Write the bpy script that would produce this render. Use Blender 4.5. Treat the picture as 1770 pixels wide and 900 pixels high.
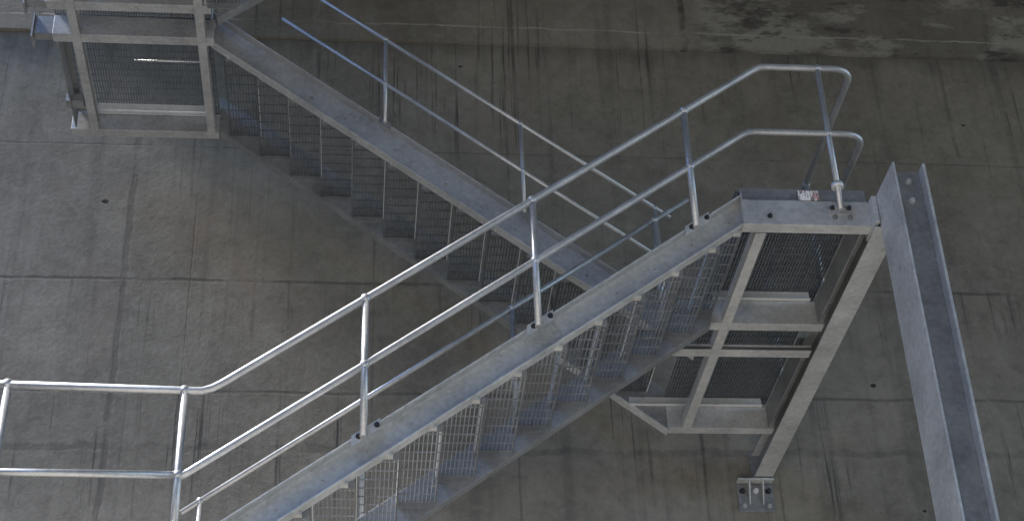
import bpy, bmesh, math, random
from mathutils import Vector, Matrix
random.seed(7)
S = bpy.context.scene
for o in list(bpy.data.objects): bpy.data.objects.remove(o)
C = S.collection
R_ = math.radians

# ------------------------------------------------------------------ camera
cd = bpy.data.cameras.new('camera'); cam = bpy.data.objects.new('camera', cd); C.objects.link(cam)
cd.sensor_width = 36.0; cd.lens = 57.65; cd.clip_start = 0.05; cd.clip_end = 500
YAW, PITCH, ROLL = -0.1087, 0.5722, -0.0403
fw = Vector((-math.sin(YAW)*math.cos(PITCH), math.cos(YAW)*math.cos(PITCH), math.sin(PITCH)))
r0 = Vector((math.cos(YAW), math.sin(YAW), 0)); u0 = r0.cross(fw)
rt = r0*math.cos(ROLL) + u0*math.sin(ROLL); up = -r0*math.sin(ROLL) + u0*math.cos(ROLL)
cam.matrix_world = Matrix(((rt.x, up.x, -fw.x, 0), (rt.y, up.y, -fw.y, 0), (rt.z, up.z, -fw.z, 0), (0, 0, 0, 1)))
S.camera = cam

# ------------------------------------------------------------------ light
SUN_EL, SUN_AZ = 56.0, 266.5          # azimuth clockwise from +Y (the wall's direction): from the left
w = bpy.data.worlds.new('World'); S.world = w; w.use_nodes = True
nt = w.node_tree; bg = nt.nodes['Background']
sky = nt.nodes.new('ShaderNodeTexSky'); sky.sky_type = 'NISHITA'; sky.sun_disc = False
sky.sun_elevation = R_(SUN_EL); sky.sun_rotation = R_(SUN_AZ); sky.air_density = 1.0; sky.dust_density = 0.2; sky.ozone_density = 8.0
nt.links.new(sky.outputs[0], bg.inputs[0]); bg.inputs[1].default_value = 0.15
sd = bpy.data.lights.new('sun', 'SUN'); sd.energy = 4.3; sd.angle = R_(9); sd.color = (1.0, 0.96, 0.91)
sun = bpy.data.objects.new('sun', sd); C.objects.link(sun)
az = R_(SUN_AZ); tosun = Vector((math.sin(az)*math.cos(R_(SUN_EL)), math.cos(az)*math.cos(R_(SUN_EL)), math.sin(R_(SUN_EL))))
sun.rotation_euler = tosun.to_track_quat('Z', 'Y').to_euler()
sun.location = (-10, -10, 25)
S.view_settings.view_transform = 'Standard'; S.view_settings.look = 'None'
S.view_settings.exposure = 1.6; S.view_settings.gamma = 1.0
S.render.engine = 'CYCLES'

# ------------------------------------------------------------------ node helpers
class N:
    def __init__(s, name):
        s.m = bpy.data.materials.new(name); s.m.use_nodes = True; s.t = s.m.node_tree
        s.b = s.t.nodes['Principled BSDF']
        s.co = s.t.nodes.new('ShaderNodeTexCoord').outputs['Object']
    def n(s, ty, **kw):
        x = s.t.nodes.new(ty)
        for k, v in kw.items(): setattr(x, k, v)
        return x
    def put(s, inp, v):
        if hasattr(v, 'links'): s.t.links.new(v, inp)
        else: inp.default_value = v
    def math(s, op, a, b=0.0, c=None):
        x = s.n('ShaderNodeMath', operation=op); s.put(x.inputs[0], a); s.put(x.inputs[1], b)
        if c is not None: s.put(x.inputs[2], c)
        return x.outputs[0]
    def scale(s, v):
        x = s.n('ShaderNodeMapping'); s.t.links.new(s.co, x.inputs[0]); x.inputs['Scale'].default_value = v; return x.outputs[0]
    def noise(s, sc, detail=4, rough=.55, vec=None, dist=0.0):
        x = s.n('ShaderNodeTexNoise'); s.put(x.inputs['Vector'], vec or s.co); x.inputs['Scale'].default_value = sc
        x.inputs['Detail'].default_value = detail; x.inputs['Roughness'].default_value = rough; x.inputs['Distortion'].default_value = dist
        return x.outputs['Fac']
    def ramp(s, f, stops):
        x = s.n('ShaderNodeValToRGB'); s.put(x.inputs[0], f)
        e = x.color_ramp.elements
        while len(e) < len(stops): e.new(0.5)
        for i, (p, c) in enumerate(stops):
            e[i].position = p; e[i].color = (c[0], c[1], c[2], 1) if hasattr(c, '__len__') else (c, c, c, 1)
        return x.outputs[0]
    def mix(s, f, a, b, mode='MIX'):
        x = s.n('ShaderNodeMix', data_type='RGBA', blend_type=mode); s.put(x.inputs[0], f)
        for i, v in ((6, a), (7, b)):
            if not hasattr(v, 'links') and len(v) == 3: v = (*v, 1)
            s.put(x.inputs[i], v)
        return x.outputs[2]
    def sstep(s, v, a, b):
        x = s.n('ShaderNodeMapRange', interpolation_type='SMOOTHSTEP'); s.put(x.inputs[0], v)
        x.inputs[1].default_value = a; x.inputs[2].default_value = b; return x.outputs[0]
    def bump(s, h, st=.3, d=.01):
        x = s.n('ShaderNodeBump'); s.put(x.inputs['Height'], h); x.inputs['Strength'].default_value = st; x.inputs['Distance'].default_value = d
        s.t.links.new(x.outputs[0], s.b.inputs['Normal'])
    def out(s, col, rough, metal=0.0):
        s.put(s.b.inputs['Base Color'], col); s.put(s.b.inputs['Roughness'], rough); s.put(s.b.inputs['Metallic'], metal); return s.m

def steel(name, lo, hi, metal=.55, rough=.42, sp=55):
    k = N(name)
    v = k.n('ShaderNodeTexVoronoi'); v.inputs['Scale'].default_value = sp; k.t.links.new(k.co, v.inputs['Vector'])
    sep = k.n('ShaderNodeSeparateColor'); k.t.links.new(v.outputs['Color'], sep.inputs[0])
    a = k.noise(3.5, 5, .6); b = k.noise(26, 5, .65)
    f = k.math('ADD', k.math('MULTIPLY', a, .62), k.math('MULTIPLY', sep.outputs[0], .13)); f = k.math('ADD', f, k.math('MULTIPLY', b, .28))
    col = k.ramp(f, [(.30, lo), (.72, hi)])
    dirt = k.sstep(k.noise(5.5, 6, .7, dist=.6), .60, .74)
    col = k.mix(k.math('MULTIPLY', dirt, .45), col, (.12, .115, .105))
    k.bump(b, .15, .003)
    return k.out(col, k.math('ADD', rough - .12, k.math('MULTIPLY', a, .28)), metal)
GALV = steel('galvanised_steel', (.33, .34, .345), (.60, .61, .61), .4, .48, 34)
GALVD = steel('dark_zinc', (.17, .175, .185), (.31, .32, .33), .5, .5, 34)  # darker GALV; shade of far stringers and column web put into colour
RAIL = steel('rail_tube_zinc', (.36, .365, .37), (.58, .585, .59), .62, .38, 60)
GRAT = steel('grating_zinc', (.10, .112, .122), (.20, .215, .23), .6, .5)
GALVM = steel('shaded_zinc', (.27, .275, .285), (.48, .49, .50), .4, .5, 34)  # dimmer GALV; shade on upper landing and upper stringer put into colour
TREAD = steel('lit_tread_zinc', (.20, .215, .225), (.36, .375, .39), .5, .46)  # paler grating zinc; light caught by the lower treads is in the colour
BRIGHT = steel('pale_zinc', (.55, .56, .57), (.75, .76, .77), .4, .4)  # palest zinc, for ledge angles, nosings and small fittings
def plain(name, c, r=.6, m=0.0):
    k = N(name); f = k.noise(40, 3); return k.out(k.mix(f, [x*.8 for x in c], [min(1, x*1.2) for x in c]), r, m)
DARK = plain('dark_bolt', (.05, .05, .055), .5, .6)

def wall_mat(name, upper):
    k = N(name)
    sx = k.n('ShaderNodeSeparateXYZ'); k.t.links.new(k.co, sx.inputs[0]); X, Z = sx.outputs[0], sx.outputs[2]
    big = k.noise(.55, 5, .6); mid = k.noise(2.3, 6, .65); fine = k.noise(22, 5, .7); grit = k.noise(90, 3, .7)
    st1 = k.noise(1.0, 4, .6, k.scale((5.5, 1, .16)), .05)       # long vertical runs
    st2 = k.noise(1.0, 5, .7, k.scale((17, 1, .35)), .08)         # narrow vertical runs
    f = k.math('ADD', k.math('MULTIPLY', big, .45), k.math('MULTIPLY', mid, .35)); f = k.math('ADD', f, k.math('MULTIPLY', fine, .2))
    col = k.ramp(f, [(.33, (.112, .102, .084)), (.5, (.184, .168, .138)), (.68, (.268, .247, .205))])
    col = k.mix(k.math('MULTIPLY', k.sstep(grit, .45, .7), .22), col, (.30, .284, .25))
    col = k.mix(k.math('MULTIPLY', k.sstep(st1, .53, .72), .36), col, (.075, .071, .064))
    msk = k.sstep(k.noise(.8, 3, .5), .42, .62)
    # rain runs start at the pour joints and die out below them
    if not upper:
        run = None
        for jz, ln_ in ((11.40, 1.6), (8.39, .7), (7.19, 1.3)):
            dz_ = k.math('SUBTRACT', jz, Z)
            q = k.math('MULTIPLY', k.sstep(dz_, -.02, .03), k.math('SUBTRACT', 1.0, k.sstep(k.math('SUBTRACT', dz_, k.math('MULTIPLY', st1, ln_)), .0, ln_*.6)))
            run = q if run is None else k.math('MAXIMUM', run, q)
        msk = k.math('MULTIPLY', k.math('ADD', k.math('MULTIPLY', msk, .35), run), k.math('ADD', .25, msk))
    blot = k.noise(6.5, 6, .75, dist=.4)
    col = k.mix(k.math('MULTIPLY', k.sstep(blot, .50, .68), .38), col, (.085, .080, .072))
    col = k.mix(k.math('MULTIPLY', k.sstep(blot, .50, .36), .30), col, (.26, .25, .23))
    col = k.mix(k.math('MULTIPLY', k.math('MULTIPLY', k.sstep(st2, .56, .66), msk), .62), col, (.055, .052, .048))
    warm = k.math('MULTIPLY', k.sstep(k.noise(.9, 3, .5, k.scale((1.6, 1, .7))), .55, .72), .4)
    col = k.mix(warm, col, (.205, .165, .140))
    h = fine
    def line(v, c, wd, wob, strength, colr=(.05, .048, .045), lo=None):
        nonlocal col, h
        d = k.math('ABSOLUTE', k.math('SUBTRACT', k.math('ADD', v, k.math('MULTIPLY', k.math('SUBTRACT', mid, .5), wob)), c))
        mk = k.math('SUBTRACT', 1.0, k.sstep(d, wd*.35, wd))
        mk = k.math('MULTIPLY', mk, k.sstep(k.noise(1.7, 4, .7), .30, .56))
        if lo: mk = k.math('MULTIPLY', mk, k.sstep(Z, *lo))
        mk = k.math('MULTIPLY', mk, strength)
        col = k.mix(mk, col, colr); h = k.math('SUBTRACT', h, mk)
    if not upper:
        line(Z, 8.39, .024, .06, .6); line(Z, 7.19, .022, .06, .5); line(Z, 6.62, .05, .2, .35); line(Z, 9.97, .016, .04, .35)
        line(X, -2.24, .045, .10, .45, (.07, .066, .06), (10.15, 10.0)); line(X, -1.62+.0, .012, .03, .3); line(X, 6.22, .03, .10, .45, lo=(9.9, 10.2))
        line(X, .12, .018, .05, .4, lo=(9.3, 9.0)); line(X, 4.35, .02, .06, .5, lo=(6.9, 6.6)); line(X, 1.46, .014, .05, .4)
        for hx, hz, r in ((4.87, 7.34, .030), (-2.50, 9.28, .034), (5.15, 6.05, .018), (6.35, 10.5, .02), (1.0, 11.1, .02)):
            dx = k.math('SUBTRACT', X, hx); dz = k.math('MULTIPLY', k.math('SUBTRACT', Z, hz), 1.5)
            d = k.math('SQRT', k.math('ADD', k.math('MULTIPLY', dx, dx), k.math('MULTIPLY', dz, dz)))
            d = k.math('ADD', d, k.math('MULTIPLY', k.math('SUBTRACT', fine, .5), .05))
            col = k.mix(k.math('SUBTRACT', 1.0, k.sstep(d, r*.7, r*1.3)), col, (.02, .019, .018))
        # darker band under the upper pour
        col = k.mix(k.math('MULTIPLY', k.sstep(k.math('ADD', Z, k.math('MULTIPLY', st1, .7)), 11.45, 11.75), .45), col, (.06, .057, .052))
    else:
        p = k.noise(1.0, 7, .68, k.scale((1.1, 1, 2.6)), .12)
        xm = k.sstep(X, 3.45, 3.7)
        p = k.math('ADD', p, k.math('SUBTRACT', .05, k.math('MULTIPLY', k.sstep(X, 4.5, 5.1), .085)))
        pale = k.math('MULTIPLY', k.sstep(p, .46, .56), xm)
        col = k.mix(k.math('MULTIPLY', xm, .35), col, (.065, .062, .056))
        col = k.mix(k.math('MULTIPLY', pale, .8), col, k.mix(fine, (.19, .182, .155), (.34, .33, .29)))
        p2 = k.sstep(k.noise(1.0, 6, .7, k.scale((1.5, 1, 3.6)), .15), .53, .60)
        col = k.mix(k.math('MULTIPLY', k.math('MULTIPLY', p2, xm), .7), col, (.04, .038, .034))
        line(X, 3.42, .05, .06, .9, (.035, .033, .032)); line(Z, 11.62, .016, .09, .75, (.33, .32, .29))
        h = k.math('ADD', h, k.math('MULTIPLY', pale, .8))
    k.bump(h, .4, .010)
    return k.out(col, .9)
WALL = wall_mat('board_marked_concrete', False); WALLU = wall_mat('flaking_concrete', True)
k = N('ground_gravel'); f = k.noise(1.2, 6, .6); GROUND = k.out(k.ramp(f, [(.3, (.30, .285, .255)), (.7, (.44, .42, .38))]), .95)
k = N('blocker_concrete'); f = k.noise(1.0, 6, .6); BLOCKER = k.out(k.ramp(f, [(.3, (.12, .115, .105)), (.7, (.2, .19, .175))]), .9)  # only for the added, unseen light blockers

# ------------------------------------------------------------------ mesh helpers
class MB:
    def __init__(s): s.bm = bmesh.new()
    def hexa(s, p):            # 8 corners: bottom loop 0-3, top loop 4-7
        v = [s.bm.verts.new(q) for q in p]
        for f in ((3, 2, 1, 0), (4, 5, 6, 7), (0, 1, 5, 4), (1, 2, 6, 5), (2, 3, 7, 6), (3, 0, 4, 7)): s.bm.faces.new([v[i] for i in f])
        return s
    def box(s, x0, x1, y0, y1, z0, z1):
        return s.hexa([(x0, y0, z0), (x1, y0, z0), (x1, y1, z0), (x0, y1, z0), (x0, y0, z1), (x1, y0, z1), (x1, y1, z1), (x0, y1, z1)])
    def slab(s, x0, x1, y0, y1, zf, t):   # sheared box: bottom zf(x), height t
        a, b = zf(x0), zf(x1)
        return s.hexa([(x0, y0, a), (x1, y0, b), (x1, y1, b), (x0, y1, a), (x0, y0, a+t), (x1, y0, b+t), (x1, y1, b+t), (x0, y1, a+t)])
    def sweep(s, prof, a, b):  # profile: list of vectors, swept from offset a to offset b
        va = [s.bm.verts.new(Vector(p)+Vector(a)) for p in prof]; vb = [s.bm.verts.new(Vector(p)+Vector(b)) for p in prof]
        n = len(prof)
        for i in range(n): s.bm.faces.new((va[i], va[(i+1) % n], vb[(i+1) % n], vb[i]))
        s.bm.faces.new(va[::-1]); s.bm.faces.new(vb); return s
    def tube(s, pts, r, n=12, cap=True):
        pts = [Vector(p) for p in pts]; rings = []
        for i, p in enumerate(pts):
            d = ((pts[min(i+1, len(pts)-1)]-p).normalized() + (p-pts[max(i-1, 0)]).normalized()).normalized()
            ref = Vector((0, 0, 1)) if abs(d.z) < .95 else Vector((0, 1, 0))
            if rings: ref = last
            x = (ref - d*ref.dot(d)).normalized(); last = x; y = d.cross(x)
            rings.append([s.bm.verts.new(p + x*r*math.cos(2*math.pi*j/n) + y*r*math.sin(2*math.pi*j/n)) for j in range(n)])
        for a, b in zip(rings, rings[1:]):
            for j in range(n):
                f = s.bm.faces.new((a[j], a[(j+1) % n], b[(j+1) % n], b[j])); f.smooth = True
        if cap: s.bm.faces.new(rings[0][::-1]); s.bm.faces.new(rings[-1])
        return s
    def ball(s, c, r, sc=(1, 1, 1)):
        m = Matrix.Translation(c) @ Matrix.Diagonal((*sc, 1))
        g = bmesh.ops.create_uvsphere(s.bm, u_segments=12, v_segments=8, radius=r, matrix=m)
        for v in g['verts']:
            for f in v.link_faces: f.smooth = True
        return s
    def hexbolt(s, c, ax, r=.016, h=.018):      # washer and hexagon head standing out along ax
        ax = Vector(ax).normalized(); c = Vector(c)
        s.tube([c, c+ax*.004], r*1.35, 14); s.tube([c+ax*.004, c+ax*(.004+h)], r, 6)
        for f in s.bm.faces: pass
        return s
    def build(s, name, mat, parent=None, bevel=0):
        bmesh.ops.recalc_face_normals(s.bm, faces=s.bm.faces)
        me = bpy.data.meshes.new(name); s.bm.to_mesh(me); s.bm.free(); me.materials.append(mat)
        o = bpy.data.objects.new(name, me); C.objects.link(o)
        if parent is not None:
            o.parent = parent
            if parent.type == 'EMPTY' or parent.location.length > 0:
                o.matrix_parent_inverse = Matrix.Translation(-world_loc(parent))
        if bevel:
            b = o.modifiers.new('edge', 'BEVEL'); b.width = bevel; b.segments = 2; b.limit_method = 'ANGLE'
        return o
def world_loc(o):
    l = Vector(o.location)
    return l
def thing(name, label, cat, loc, group=None):
    o = bpy.data.objects.new(name, None); C.objects.link(o); o.location = loc; o.empty_display_size = .2
    o['label'] = label; o['category'] = cat
    if group: o['group'] = group
    return o
def tag(o, label, cat, group=None):
    o['label'] = label; o['category'] = cat
    if group: o['group'] = group
    return o
def copy_tree(o, parent=None):
    c = o.copy(); C.objects.link(c)
    if parent is not None: c.parent = parent
    for ch in list(o.children): copy_tree(ch, c)
    return c
def chan_profile(ax, y0, z0, w, h, t, web):
    """C section in the plane across ax; web = 'front' (low side) or 'back' of the w direction"""
    p = [(0, 0), (w, 0), (w, t), (t, t), (t, h-t), (w, h-t), (w, h), (0, h)]
    if web == 'back': p = [(w-a, b) for a, b in p]
    if ax == 'x': return [(0, y0+a, z0+b) for a, b in p]
    return [(y0+a, 0, z0+b) for a, b in p]

# ------------------------------------------------------------------ setting
GZ = -1.6
g = MB().box(-60, 60, -60, 60, GZ-.5, GZ).build('ground', GROUND); g['kind'] = 'structure'
WY = 13.4
wl = thing('concrete_wall', 'grey board-marked concrete wall with dark vertical streaks behind the steel stairs', 'wall', (0, WY, GZ))
MB().box(-16, 22, WY, WY+.8, GZ, 11.40).build('lower_pour', WALL, wl)
up_ = MB().box(-16, 22, WY-.045, WY+.8, 11.405, 13.2).build('upper_pour', WALLU, wl)
up_['label'] = 'upper band of the wall with flaking pale patches'
so = MB().box(-4.0, 24, -45, WY-.05, 13.2, 13.7).build('overhead_light_blocker', BLOCKER); so['kind'] = 'structure'  # unseen slab, added overhead to block sun and sky
yw = MB().box(-24, -22, -40, 40, GZ, 19).box(-22, 40, -36, -34, GZ, 13.15).build('side_light_blocker', BLOCKER); yw['kind'] = 'structure'  # unseen walls, added to cut off low sky at left and behind camera

# ------------------------------------------------------------------ main dimensions
Y1, Y2, Y3, Y4 = 9.338, 10.745, 11.208, 12.570
ZL, ZU, ZB = 6.3935, 9.4466, 3.62            # undersides of the three landing frames
A1, M1 = 4.4194, .7198                       # lower flight line  z = A1 + M1 x
A2, M2 = 8.4324, .7711                       # upper flight line  z = A2 - M2 x

def grating(mb, x0, x1, y0, y1, z0, pitch=.024, rod=.085, h=.03):
    n = int((x1-x0)/pitch)
    for i in range(n+1):
        x = x0 + (x1-x0-.005)*i/n; mb.box(x, x+.004, y0, y1, z0, z0+h)
    m = max(1, int((y1-y0)/rod))
    for j in range(m+1):
        y = y0 + (y1-y0-.007)*j/m; mb.box(x0-.002, x1+.002, y, y+.007, z0-.001, z0+.007)
    return mb

def make_landing(name, label, x0, x1, xds, z, rightend, b_web):
    L = thing('landing_platform', label, 'landing', ((x0+x1)/2, (Y1+Y4)/2, z), 'landings of the stair tower')
    H = .207
    def beam(y, h, web, xs, xe):
        return MB().sweep(chan_profile('x', y, z, .105, h, .012, web), (xs, 0, 0), (xe, 0, 0)).build('cross_beam', GALV if rightend else GALVM, L, .002)
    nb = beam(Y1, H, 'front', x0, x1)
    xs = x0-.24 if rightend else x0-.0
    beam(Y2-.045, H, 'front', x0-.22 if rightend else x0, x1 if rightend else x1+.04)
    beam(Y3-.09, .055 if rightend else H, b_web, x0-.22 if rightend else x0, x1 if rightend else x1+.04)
    beam(Y4-.105, H, 'front', x0-.02, x1)
    for xd in xds:
        MB().sweep(chan_profile('y', xd, z-.009, .076, .10, .008, 'front'), (0, Y1+.108, 0), (0, Y4-.03, 0)).build('joist', GALV if rightend else GALVM, L, .002)
    # end web facing the stairs
    xe = x1-.055 if rightend else x0+.02
    for ya, yb in ((Y1+.11, Y2-.06), (Y3+.03, Y4-.12)):
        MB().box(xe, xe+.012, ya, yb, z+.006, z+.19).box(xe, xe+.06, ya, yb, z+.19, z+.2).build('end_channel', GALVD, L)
    # bright angle that carries the gratings
    zt = z+H
    for y, xa, xb in ((Y2-.05, x0+.05, x1-.09), (Y4-.11, x0-.34 if rightend else x0+.20, x1-.09)):
        yo, zo = (0, .004) if rightend else (-.02, -.035)
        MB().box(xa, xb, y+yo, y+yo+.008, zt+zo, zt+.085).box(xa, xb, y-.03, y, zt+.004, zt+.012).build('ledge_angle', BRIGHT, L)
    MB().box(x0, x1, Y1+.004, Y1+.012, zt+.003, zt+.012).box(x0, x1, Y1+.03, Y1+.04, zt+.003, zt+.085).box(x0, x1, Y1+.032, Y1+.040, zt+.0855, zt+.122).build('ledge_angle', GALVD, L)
    if rightend: MB().box(x1, x1+.034, Y1-.09, Y1+.16, z-.02, z+.20).build('end_plate', GALV, L, .002)
    for ya, yb in ((Y1+.045, Y2+.02), (Y2+.03, Y3+.0), (Y3+.01, Y4-.0)):
        grating(MB(), x0-.02, x1-.02, ya, yb, zt+.088).build('floor_grating', GRAT, L)
    return L, nb
SPAN = (2.672, 3.586)
LL, nb = make_landing('lower', 'galvanised half-way landing at the right, held by the tall column', 2.672, 3.586, (2.773,), ZL, True, 'back')
for bx, bz in ((2.86, .07), (3.30, .14), (3.33, .07), (3.42, .15), (3.44, .07)):
    MB().hexbolt((bx, Y1-.0005, ZL+bz), (0, -1, 0), .014, .014).build('bolt', DARK if bx < 3 else GALVD, nb)
UL, _ = make_landing('upper', 'galvanised landing at the upper left, its frame seen from beneath', -2.70, -1.36, (-2.5375, -1.4637), ZU, False, 'front')
# ends of the upper frame towards the left
for y in (Y2-.045, Y3-.09):
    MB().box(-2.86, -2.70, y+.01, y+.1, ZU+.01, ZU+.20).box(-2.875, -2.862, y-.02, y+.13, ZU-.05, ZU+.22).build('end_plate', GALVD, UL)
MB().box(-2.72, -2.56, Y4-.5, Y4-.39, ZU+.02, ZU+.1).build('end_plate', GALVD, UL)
MB().tube([(-1.5, Y3+.60, ZU+.30), (-2.1, Y3+.60, ZU+.30)], .008, 6).build('clip_bar', BRIGHT, UL)
BL = copy_tree(UL); BL.location.z += ZB-ZU
BL['label'] = 'galvanised landing at the lower left, at the foot of the lower flight'

# ------------------------------------------------------------------ flights
def flight(label, ya, yb, a, m, sgn, xs, xe, ch, treads, top_end):
    """sgn=+1 climbs to +x. stringers are channels with their toes towards the camera"""
    F = thing('stair_flight', label, 'stairs', ((xs+xe)/2, (ya+yb)/2, a + sgn*m*(xs+xe)/2), 'flights of the stair tower')
    zl = lambda x: a + sgn*m*x
    def stringer(y, back=False):
        w, t = .10, .013
        z0 = .055 if sgn > 0 else .02
        if back:      # far channel turns its web to the camera
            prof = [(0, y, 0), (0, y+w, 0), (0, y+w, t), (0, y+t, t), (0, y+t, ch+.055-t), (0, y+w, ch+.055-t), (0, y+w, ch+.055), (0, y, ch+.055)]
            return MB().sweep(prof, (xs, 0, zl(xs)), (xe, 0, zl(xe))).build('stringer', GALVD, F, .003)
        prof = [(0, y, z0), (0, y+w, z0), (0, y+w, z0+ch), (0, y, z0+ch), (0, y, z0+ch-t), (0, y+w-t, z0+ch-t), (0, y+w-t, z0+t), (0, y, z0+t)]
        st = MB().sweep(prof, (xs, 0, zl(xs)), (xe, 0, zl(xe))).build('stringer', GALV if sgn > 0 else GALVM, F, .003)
        return st
    n = stringer(ya); f = stringer(yb-.10, True)
    # cut ends closed by plates
    for x in (xs, xe):
        MB().box(x-.005, x+.005, ya-.004, ya+.104, zl(x)+.045, zl(x)+.065+ch).build('end_plate', GALV, n)
    y0, y1 = ya+.108, yb-.108
    for i, (x0, x1) in enumerate(treads):
        nose = x0 if sgn > 0 else x1
        z = zl(nose) + .235
        gm = grating(MB(), x0+.012, x1-.004, y0, y1, z, .027, .125, .028)
        t = gm.build('tread', TREAD if sgn > 0 else GRAT, F)
        xn = (x0, x0+.007) if sgn > 0 else (x1-.007, x1)
        MB().box(xn[0], xn[1], y0-.002, y1+.002, z-.012, z+.036).build('nosing', BRIGHT, t)
        bx = (x1-.004, x1+.002) if sgn > 0 else (x0-.002, x0+.004)
        MB().box(bx[0], bx[1], y0-.002, y1+.002, z-.004, z+.030).build('back_bar', GRAT, t)
        xc = (x0+x1)/2 + sgn*.08
        for yy in (ya+.1015, yb-.1115):           # bolted end plates of the tread
            MB().box(x0+.02, x1-.01, yy, yy+.008, z-.05, z+.03).build('tread_bracket', GALVD, t)
        xb = x1-.07 if sgn > 0 else x0+.07
        MB().box(xb-.028, xb+.022, ya+.05, ya+.098, zl(xb)+.035, zl(xb)+.0535).build('tread_cleat', GALV, t)
        for q in (.07, .19):
            xq = x0+q if sgn > 0 else x1-q
            MB().hexbolt((xq, ya+.086, z+.002 if q < .1 else z-.0), (0, -1, 0), .010, .010).build('bolt', GALV if sgn > 0 else GALVM, n)
    return F, n
tl = [(-.011+.28*i, -.011+.28*(i+1)) for i in range(-4, 9)] + [(2.509, 2.70)]
LF, ln = flight('nearer galvanised stair flight climbing from lower left to the right landing', Y1, Y2, A1, M1, 1, -1.12, 2.672, .25, tl, True)
tu = [(-.961+.288*(i-1), -.961+.288*i) for i in range(0, 13)]
UF, un = flight('farther stair flight climbing from the right landing up to the left one', Y3, Y4, A2, M2, -1, -1.36, 2.66, .335, tu, True)
MB().slab(1.75, 2.655, Y4-.105, Y4+.002, lambda x: A2-M2*x-.013, .012).build('edge_flat', GALV, UF)
t3 = [(-1.36+.28*i, -1.36+.28*(i+1)) for i in range(0, 13)]
TF, tn = flight('topmost stair flight starting from the upper left landing, only its underside showing', Y1, Y2, 9.33-.055+1.245*.80, .80, 1, -1.25, 2.3, .25, t3, True)

# ------------------------------------------------------------------ guard rails
RR = .0245
def arc(p, q, r_, n=7):    # rounded corner points between incoming p->c and outgoing c->q
    p, c, q = map(Vector, (p, q, r_))
    a = c + (p-c).normalized()*.16; b = c + (q-c).normalized()*.16
    return [tuple(a*(1-t)**2 + c*2*t*(1-t) + b*t*t) for t in [i/n for i in range(n+1)]]
def guard(label, group='handrails of the stair tower'):
    return thing('guard_rail', label, 'handrail', (0, 0, 0), group)
YR = Y1 - .037
G = guard('long near handrail rising along the lower flight and turning round the right landing')
G.location = (.8, YR, 5.5)
zt = lambda x: A1 + .305 + .9578 + M1*x
zm = lambda x: zt(x) - .5
ZT, ZM = zt(2.9274), zm(2.7732); XC = 3.645
pts = [(-2.85, YR, 5.045), (-1.05, YR, 5.0), (-.99, YR, 5.0), (-.93, YR, 5.02), (-.87, YR, zt(-.87)), (2.87, YR, zt(2.87)), (2.93, YR, ZT-.006), (2.99, YR, ZT)]
pts += arc((3.0, YR, ZT), (XC, YR, ZT), (XC, 12.4, ZT)) + [(XC, 12.3, ZT)]
MB().tube(pts, RR+.001, 14).build('top_rail', RAIL, G)
MB().tube([(-2.85, YR, 4.435), (-1.12, YR, 4.415)], RR, 14).build('mid_rail', RAIL, G)
pm = [(-1.09, YR, 4.40), (-1.03, YR, zm(-1.03)), (2.72, YR, zm(2.72)), (2.78, YR, ZM-.006), (2.84, YR, ZM)]
pm += arc((3.0, YR, ZM), (XC, YR, ZM), (XC, 12.4, ZM)) + [(XC, 12.3, ZM)]
MB().tube(pm, RR, 14).build('mid_rail', RAIL, G)
def post(par, x, y, zb, ztop, zmid, clamp=True, r=RR):
    p = MB().tube([(x, y, zb), (x, y, ztop)], r, 14).build('post', RAIL, par)
    MB().ball((x, y, ztop), r*1.45).build('rail_fitting', RAIL, p)
    if zmid: MB().ball((x, y, zmid), r*1.4).build('rail_fitting', RAIL, p)
    return p
def foot(p, x, y, z, slope):
    # flat plate on the stringer with two bolts
    MB().slab(x-.075, x+.105, y+.026, y+.034, lambda q: z + slope*(q-x)-.06, .075).build('base_plate', GALV, p)
    for dx in (-.03, .085):
        MB().hexbolt((x+dx, y+.026, z+slope*dx-.022), (0, -1, 0), .014, .016).build('bolt', DARK, p)
for x in (.03, 1.175, 2.317):
    zs = A1 + .305 + M1*x
    p = post(G, x, YR, zs-.06, zt(x), zm(x)); foot(p, x, YR, zs, M1)
for x in (-2.2, -1.10):
    zb = ZB+.2
    post(G, x, YR, zb, 5.0+(-1.1-x)*.03, 4.415+(-1.1-x)*.015)
p = post(G, 3.372, YR, ZL+.11, ZT, ZM, r=.021)
MB().tube([(3.372, YR, ZL+.30), (3.372, YR, ZL+.335)], .044, 14).build('collar', BRIGHT, p)
MB().box(3.28, 3.47, Y1-.013, Y1-.001, ZL+.085, ZL+.195).build('base_plate', GALV, p)
for bx in (3.315, 3.435): MB().hexbolt((bx, Y1-.0135, ZL+.14), (0, -1, 0), .014, .016).build('bolt', DARK, p)
post(G, XC, 10.78, ZL+.30, ZT, ZM); post(G, XC, 12.25, ZL+.30, ZT, ZM)

def sloped_guard(label, y, z1, slope, xa, xb, xs, mid_a, zbase, mid_b=None, RR=.0215):
    H = guard(label); H.location = ((xa+xb)/2, y, z1((xa+xb)/2))
    MB().tube([(xa, y, z1(xa)), (xb, y, z1(xb))], RR-.001, 12).build('top_rail', RAIL, H)
    MB().tube([(mid_a, y, z1(mid_a)-.5), (mid_b or xb, y, z1(mid_b or xb)-.5)], RR-.001, 12).build('mid_rail', RAIL, H)
    for x in xs:
        p = post(H, x, y, zbase(x), z1(x), z1(x)-.5, r=RR-.002)
        MB().slab(x-.05, x+.05, y+.022, y+.03, lambda q: zbase(x)+slope*(q-x)-.02, .07).build('base_plate', GALVD, p)
    return H
zf = lambda x: A1 + .305 + .9578 + M1*x
sloped_guard('handrail on the far side of the lower flight, one thin bar below the near rails', Y2-.02, zf, M1, -1.227, 2.62, (-1.1, .03, 1.157, 2.329), -1.227, lambda x: A1+.27+M1*x)
z2 = lambda x: A2 + .365 + .8853 - M2*x
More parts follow.
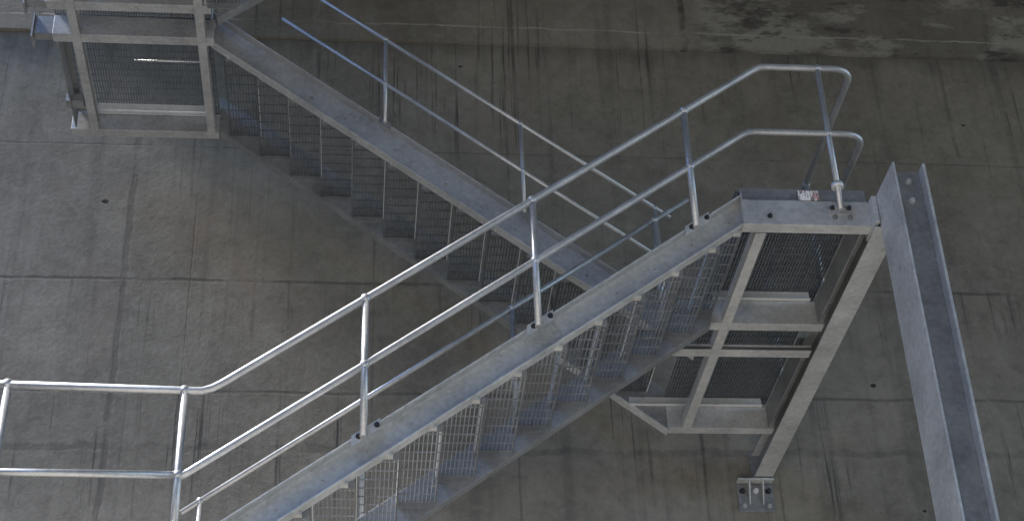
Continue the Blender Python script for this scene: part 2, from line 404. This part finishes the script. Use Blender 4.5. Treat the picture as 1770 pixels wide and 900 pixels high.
sloped_guard('two-bar handrail along the upper flight, descending to the right', Y3-.025, z2, -M2, -.95, 2.57, (.176, 1.343, 2.45), -.74, lambda x: A2+.33-M2*x, RR=.019)

# ------------------------------------------------------------------ column, bearer, wall bracket
col = thing('support_column', 'tall galvanised H-section column standing at the right of the landing', 'column', (3.73, 9.0, GZ))
MB().box(3.625, 3.641, 8.845, 9.27, GZ+.02, 6.60).build('flange', GALV, col, .003)
MB().box(3.835, 3.855, 8.845, 9.18, GZ+.02, 6.59).build('flange', GALV, col, .003)
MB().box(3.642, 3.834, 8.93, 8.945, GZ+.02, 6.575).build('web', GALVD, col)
MB().box(3.5, 3.96, 8.72, 9.38, GZ, GZ+.02).build('base_plate', GALVD, col)
for bx, bz in ((3.745, 6.49), (3.745, 6.33)):
    MB().hexbolt((bx, 8.9295, bz), (0, -1, 0), .017, .02).build('bolt', GALV, col)
bea = thing('support_beam', 'galvanised beam running from the column back to the wall bracket', 'beam', (3.67, 11.3, 6.35))
MB().box(3.588, 3.757, 9.28, 13.36, 6.342, 6.356).build('bottom_flange', GALV, bea, .002)
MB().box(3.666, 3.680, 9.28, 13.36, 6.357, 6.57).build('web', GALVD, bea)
MB().box(3.60, 3.757, 9.28, 13.36, 6.571, 6.584).build('top_flange', GALV, bea)
MB().box(3.57, 3.775, 13.361, 13.372, 6.345, 6.60).build('end_plate', GALVD, bea)
br = thing('wall_bracket', 'bolted steel bracket on the wall under the end of the beam', 'bracket', (3.6, WY, 6.2))
MB().box(3.43, 3.76, 13.386, 13.399, 6.03, 6.30).build('wall_plate', GALVD, br, .003)
MB().box(3.43, 3.76, 13.30, 13.385, 6.305, 6.325).build('seat', GALV, br, .003)
for x in (3.53, 3.655): MB().hexa([(x, 13.31, 6.295), (x+.012, 13.31, 6.295), (x+.012, 13.385, 6.10), (x, 13.385, 6.10), (x, 13.31, 6.304), (x+.012, 13.31, 6.304), (x+.012, 13.385, 6.304), (x, 13.385, 6.304)]).build('gusset', GALV, br)
for x in (3.475, 3.60, 3.715): MB().hexbolt((x, 13.3855, 6.23), (0, -1, 0), .02, .03).build('bolt', BRIGHT if x == 3.6 else DARK, br)
for x in (3.48, 3.71): MB().hexbolt((x, 13.3855, 6.085), (0, -1, 0), .016, .02).build('bolt', GALV, br)

# ------------------------------------------------------------------ small white notice on the landing edge
k = N('notice_print')
v = k.noise(1.0, 4, .7, k.scale((34, 1, 13)), 1.2); f1 = k.sstep(v, .50, .56)
v2 = k.noise(1.0, 3, .6, k.scale((20, 1, 9))); f2 = k.sstep(v2, .52, .6)
c_ = k.mix(f1, (.78, .76, .74), (.16, .13, .13)); c_ = k.mix(k.math('MULTIPLY', f2, .6), c_, (.45, .12, .10)); k.out(c_, .5)
tag(MB().box(3.085, 3.235, Y1-.006, Y1+.002, ZL+.212, ZL+.292).build('notice_plate', k.m, None), 'small white notice with smudged red print on the landing edge', 'notice')
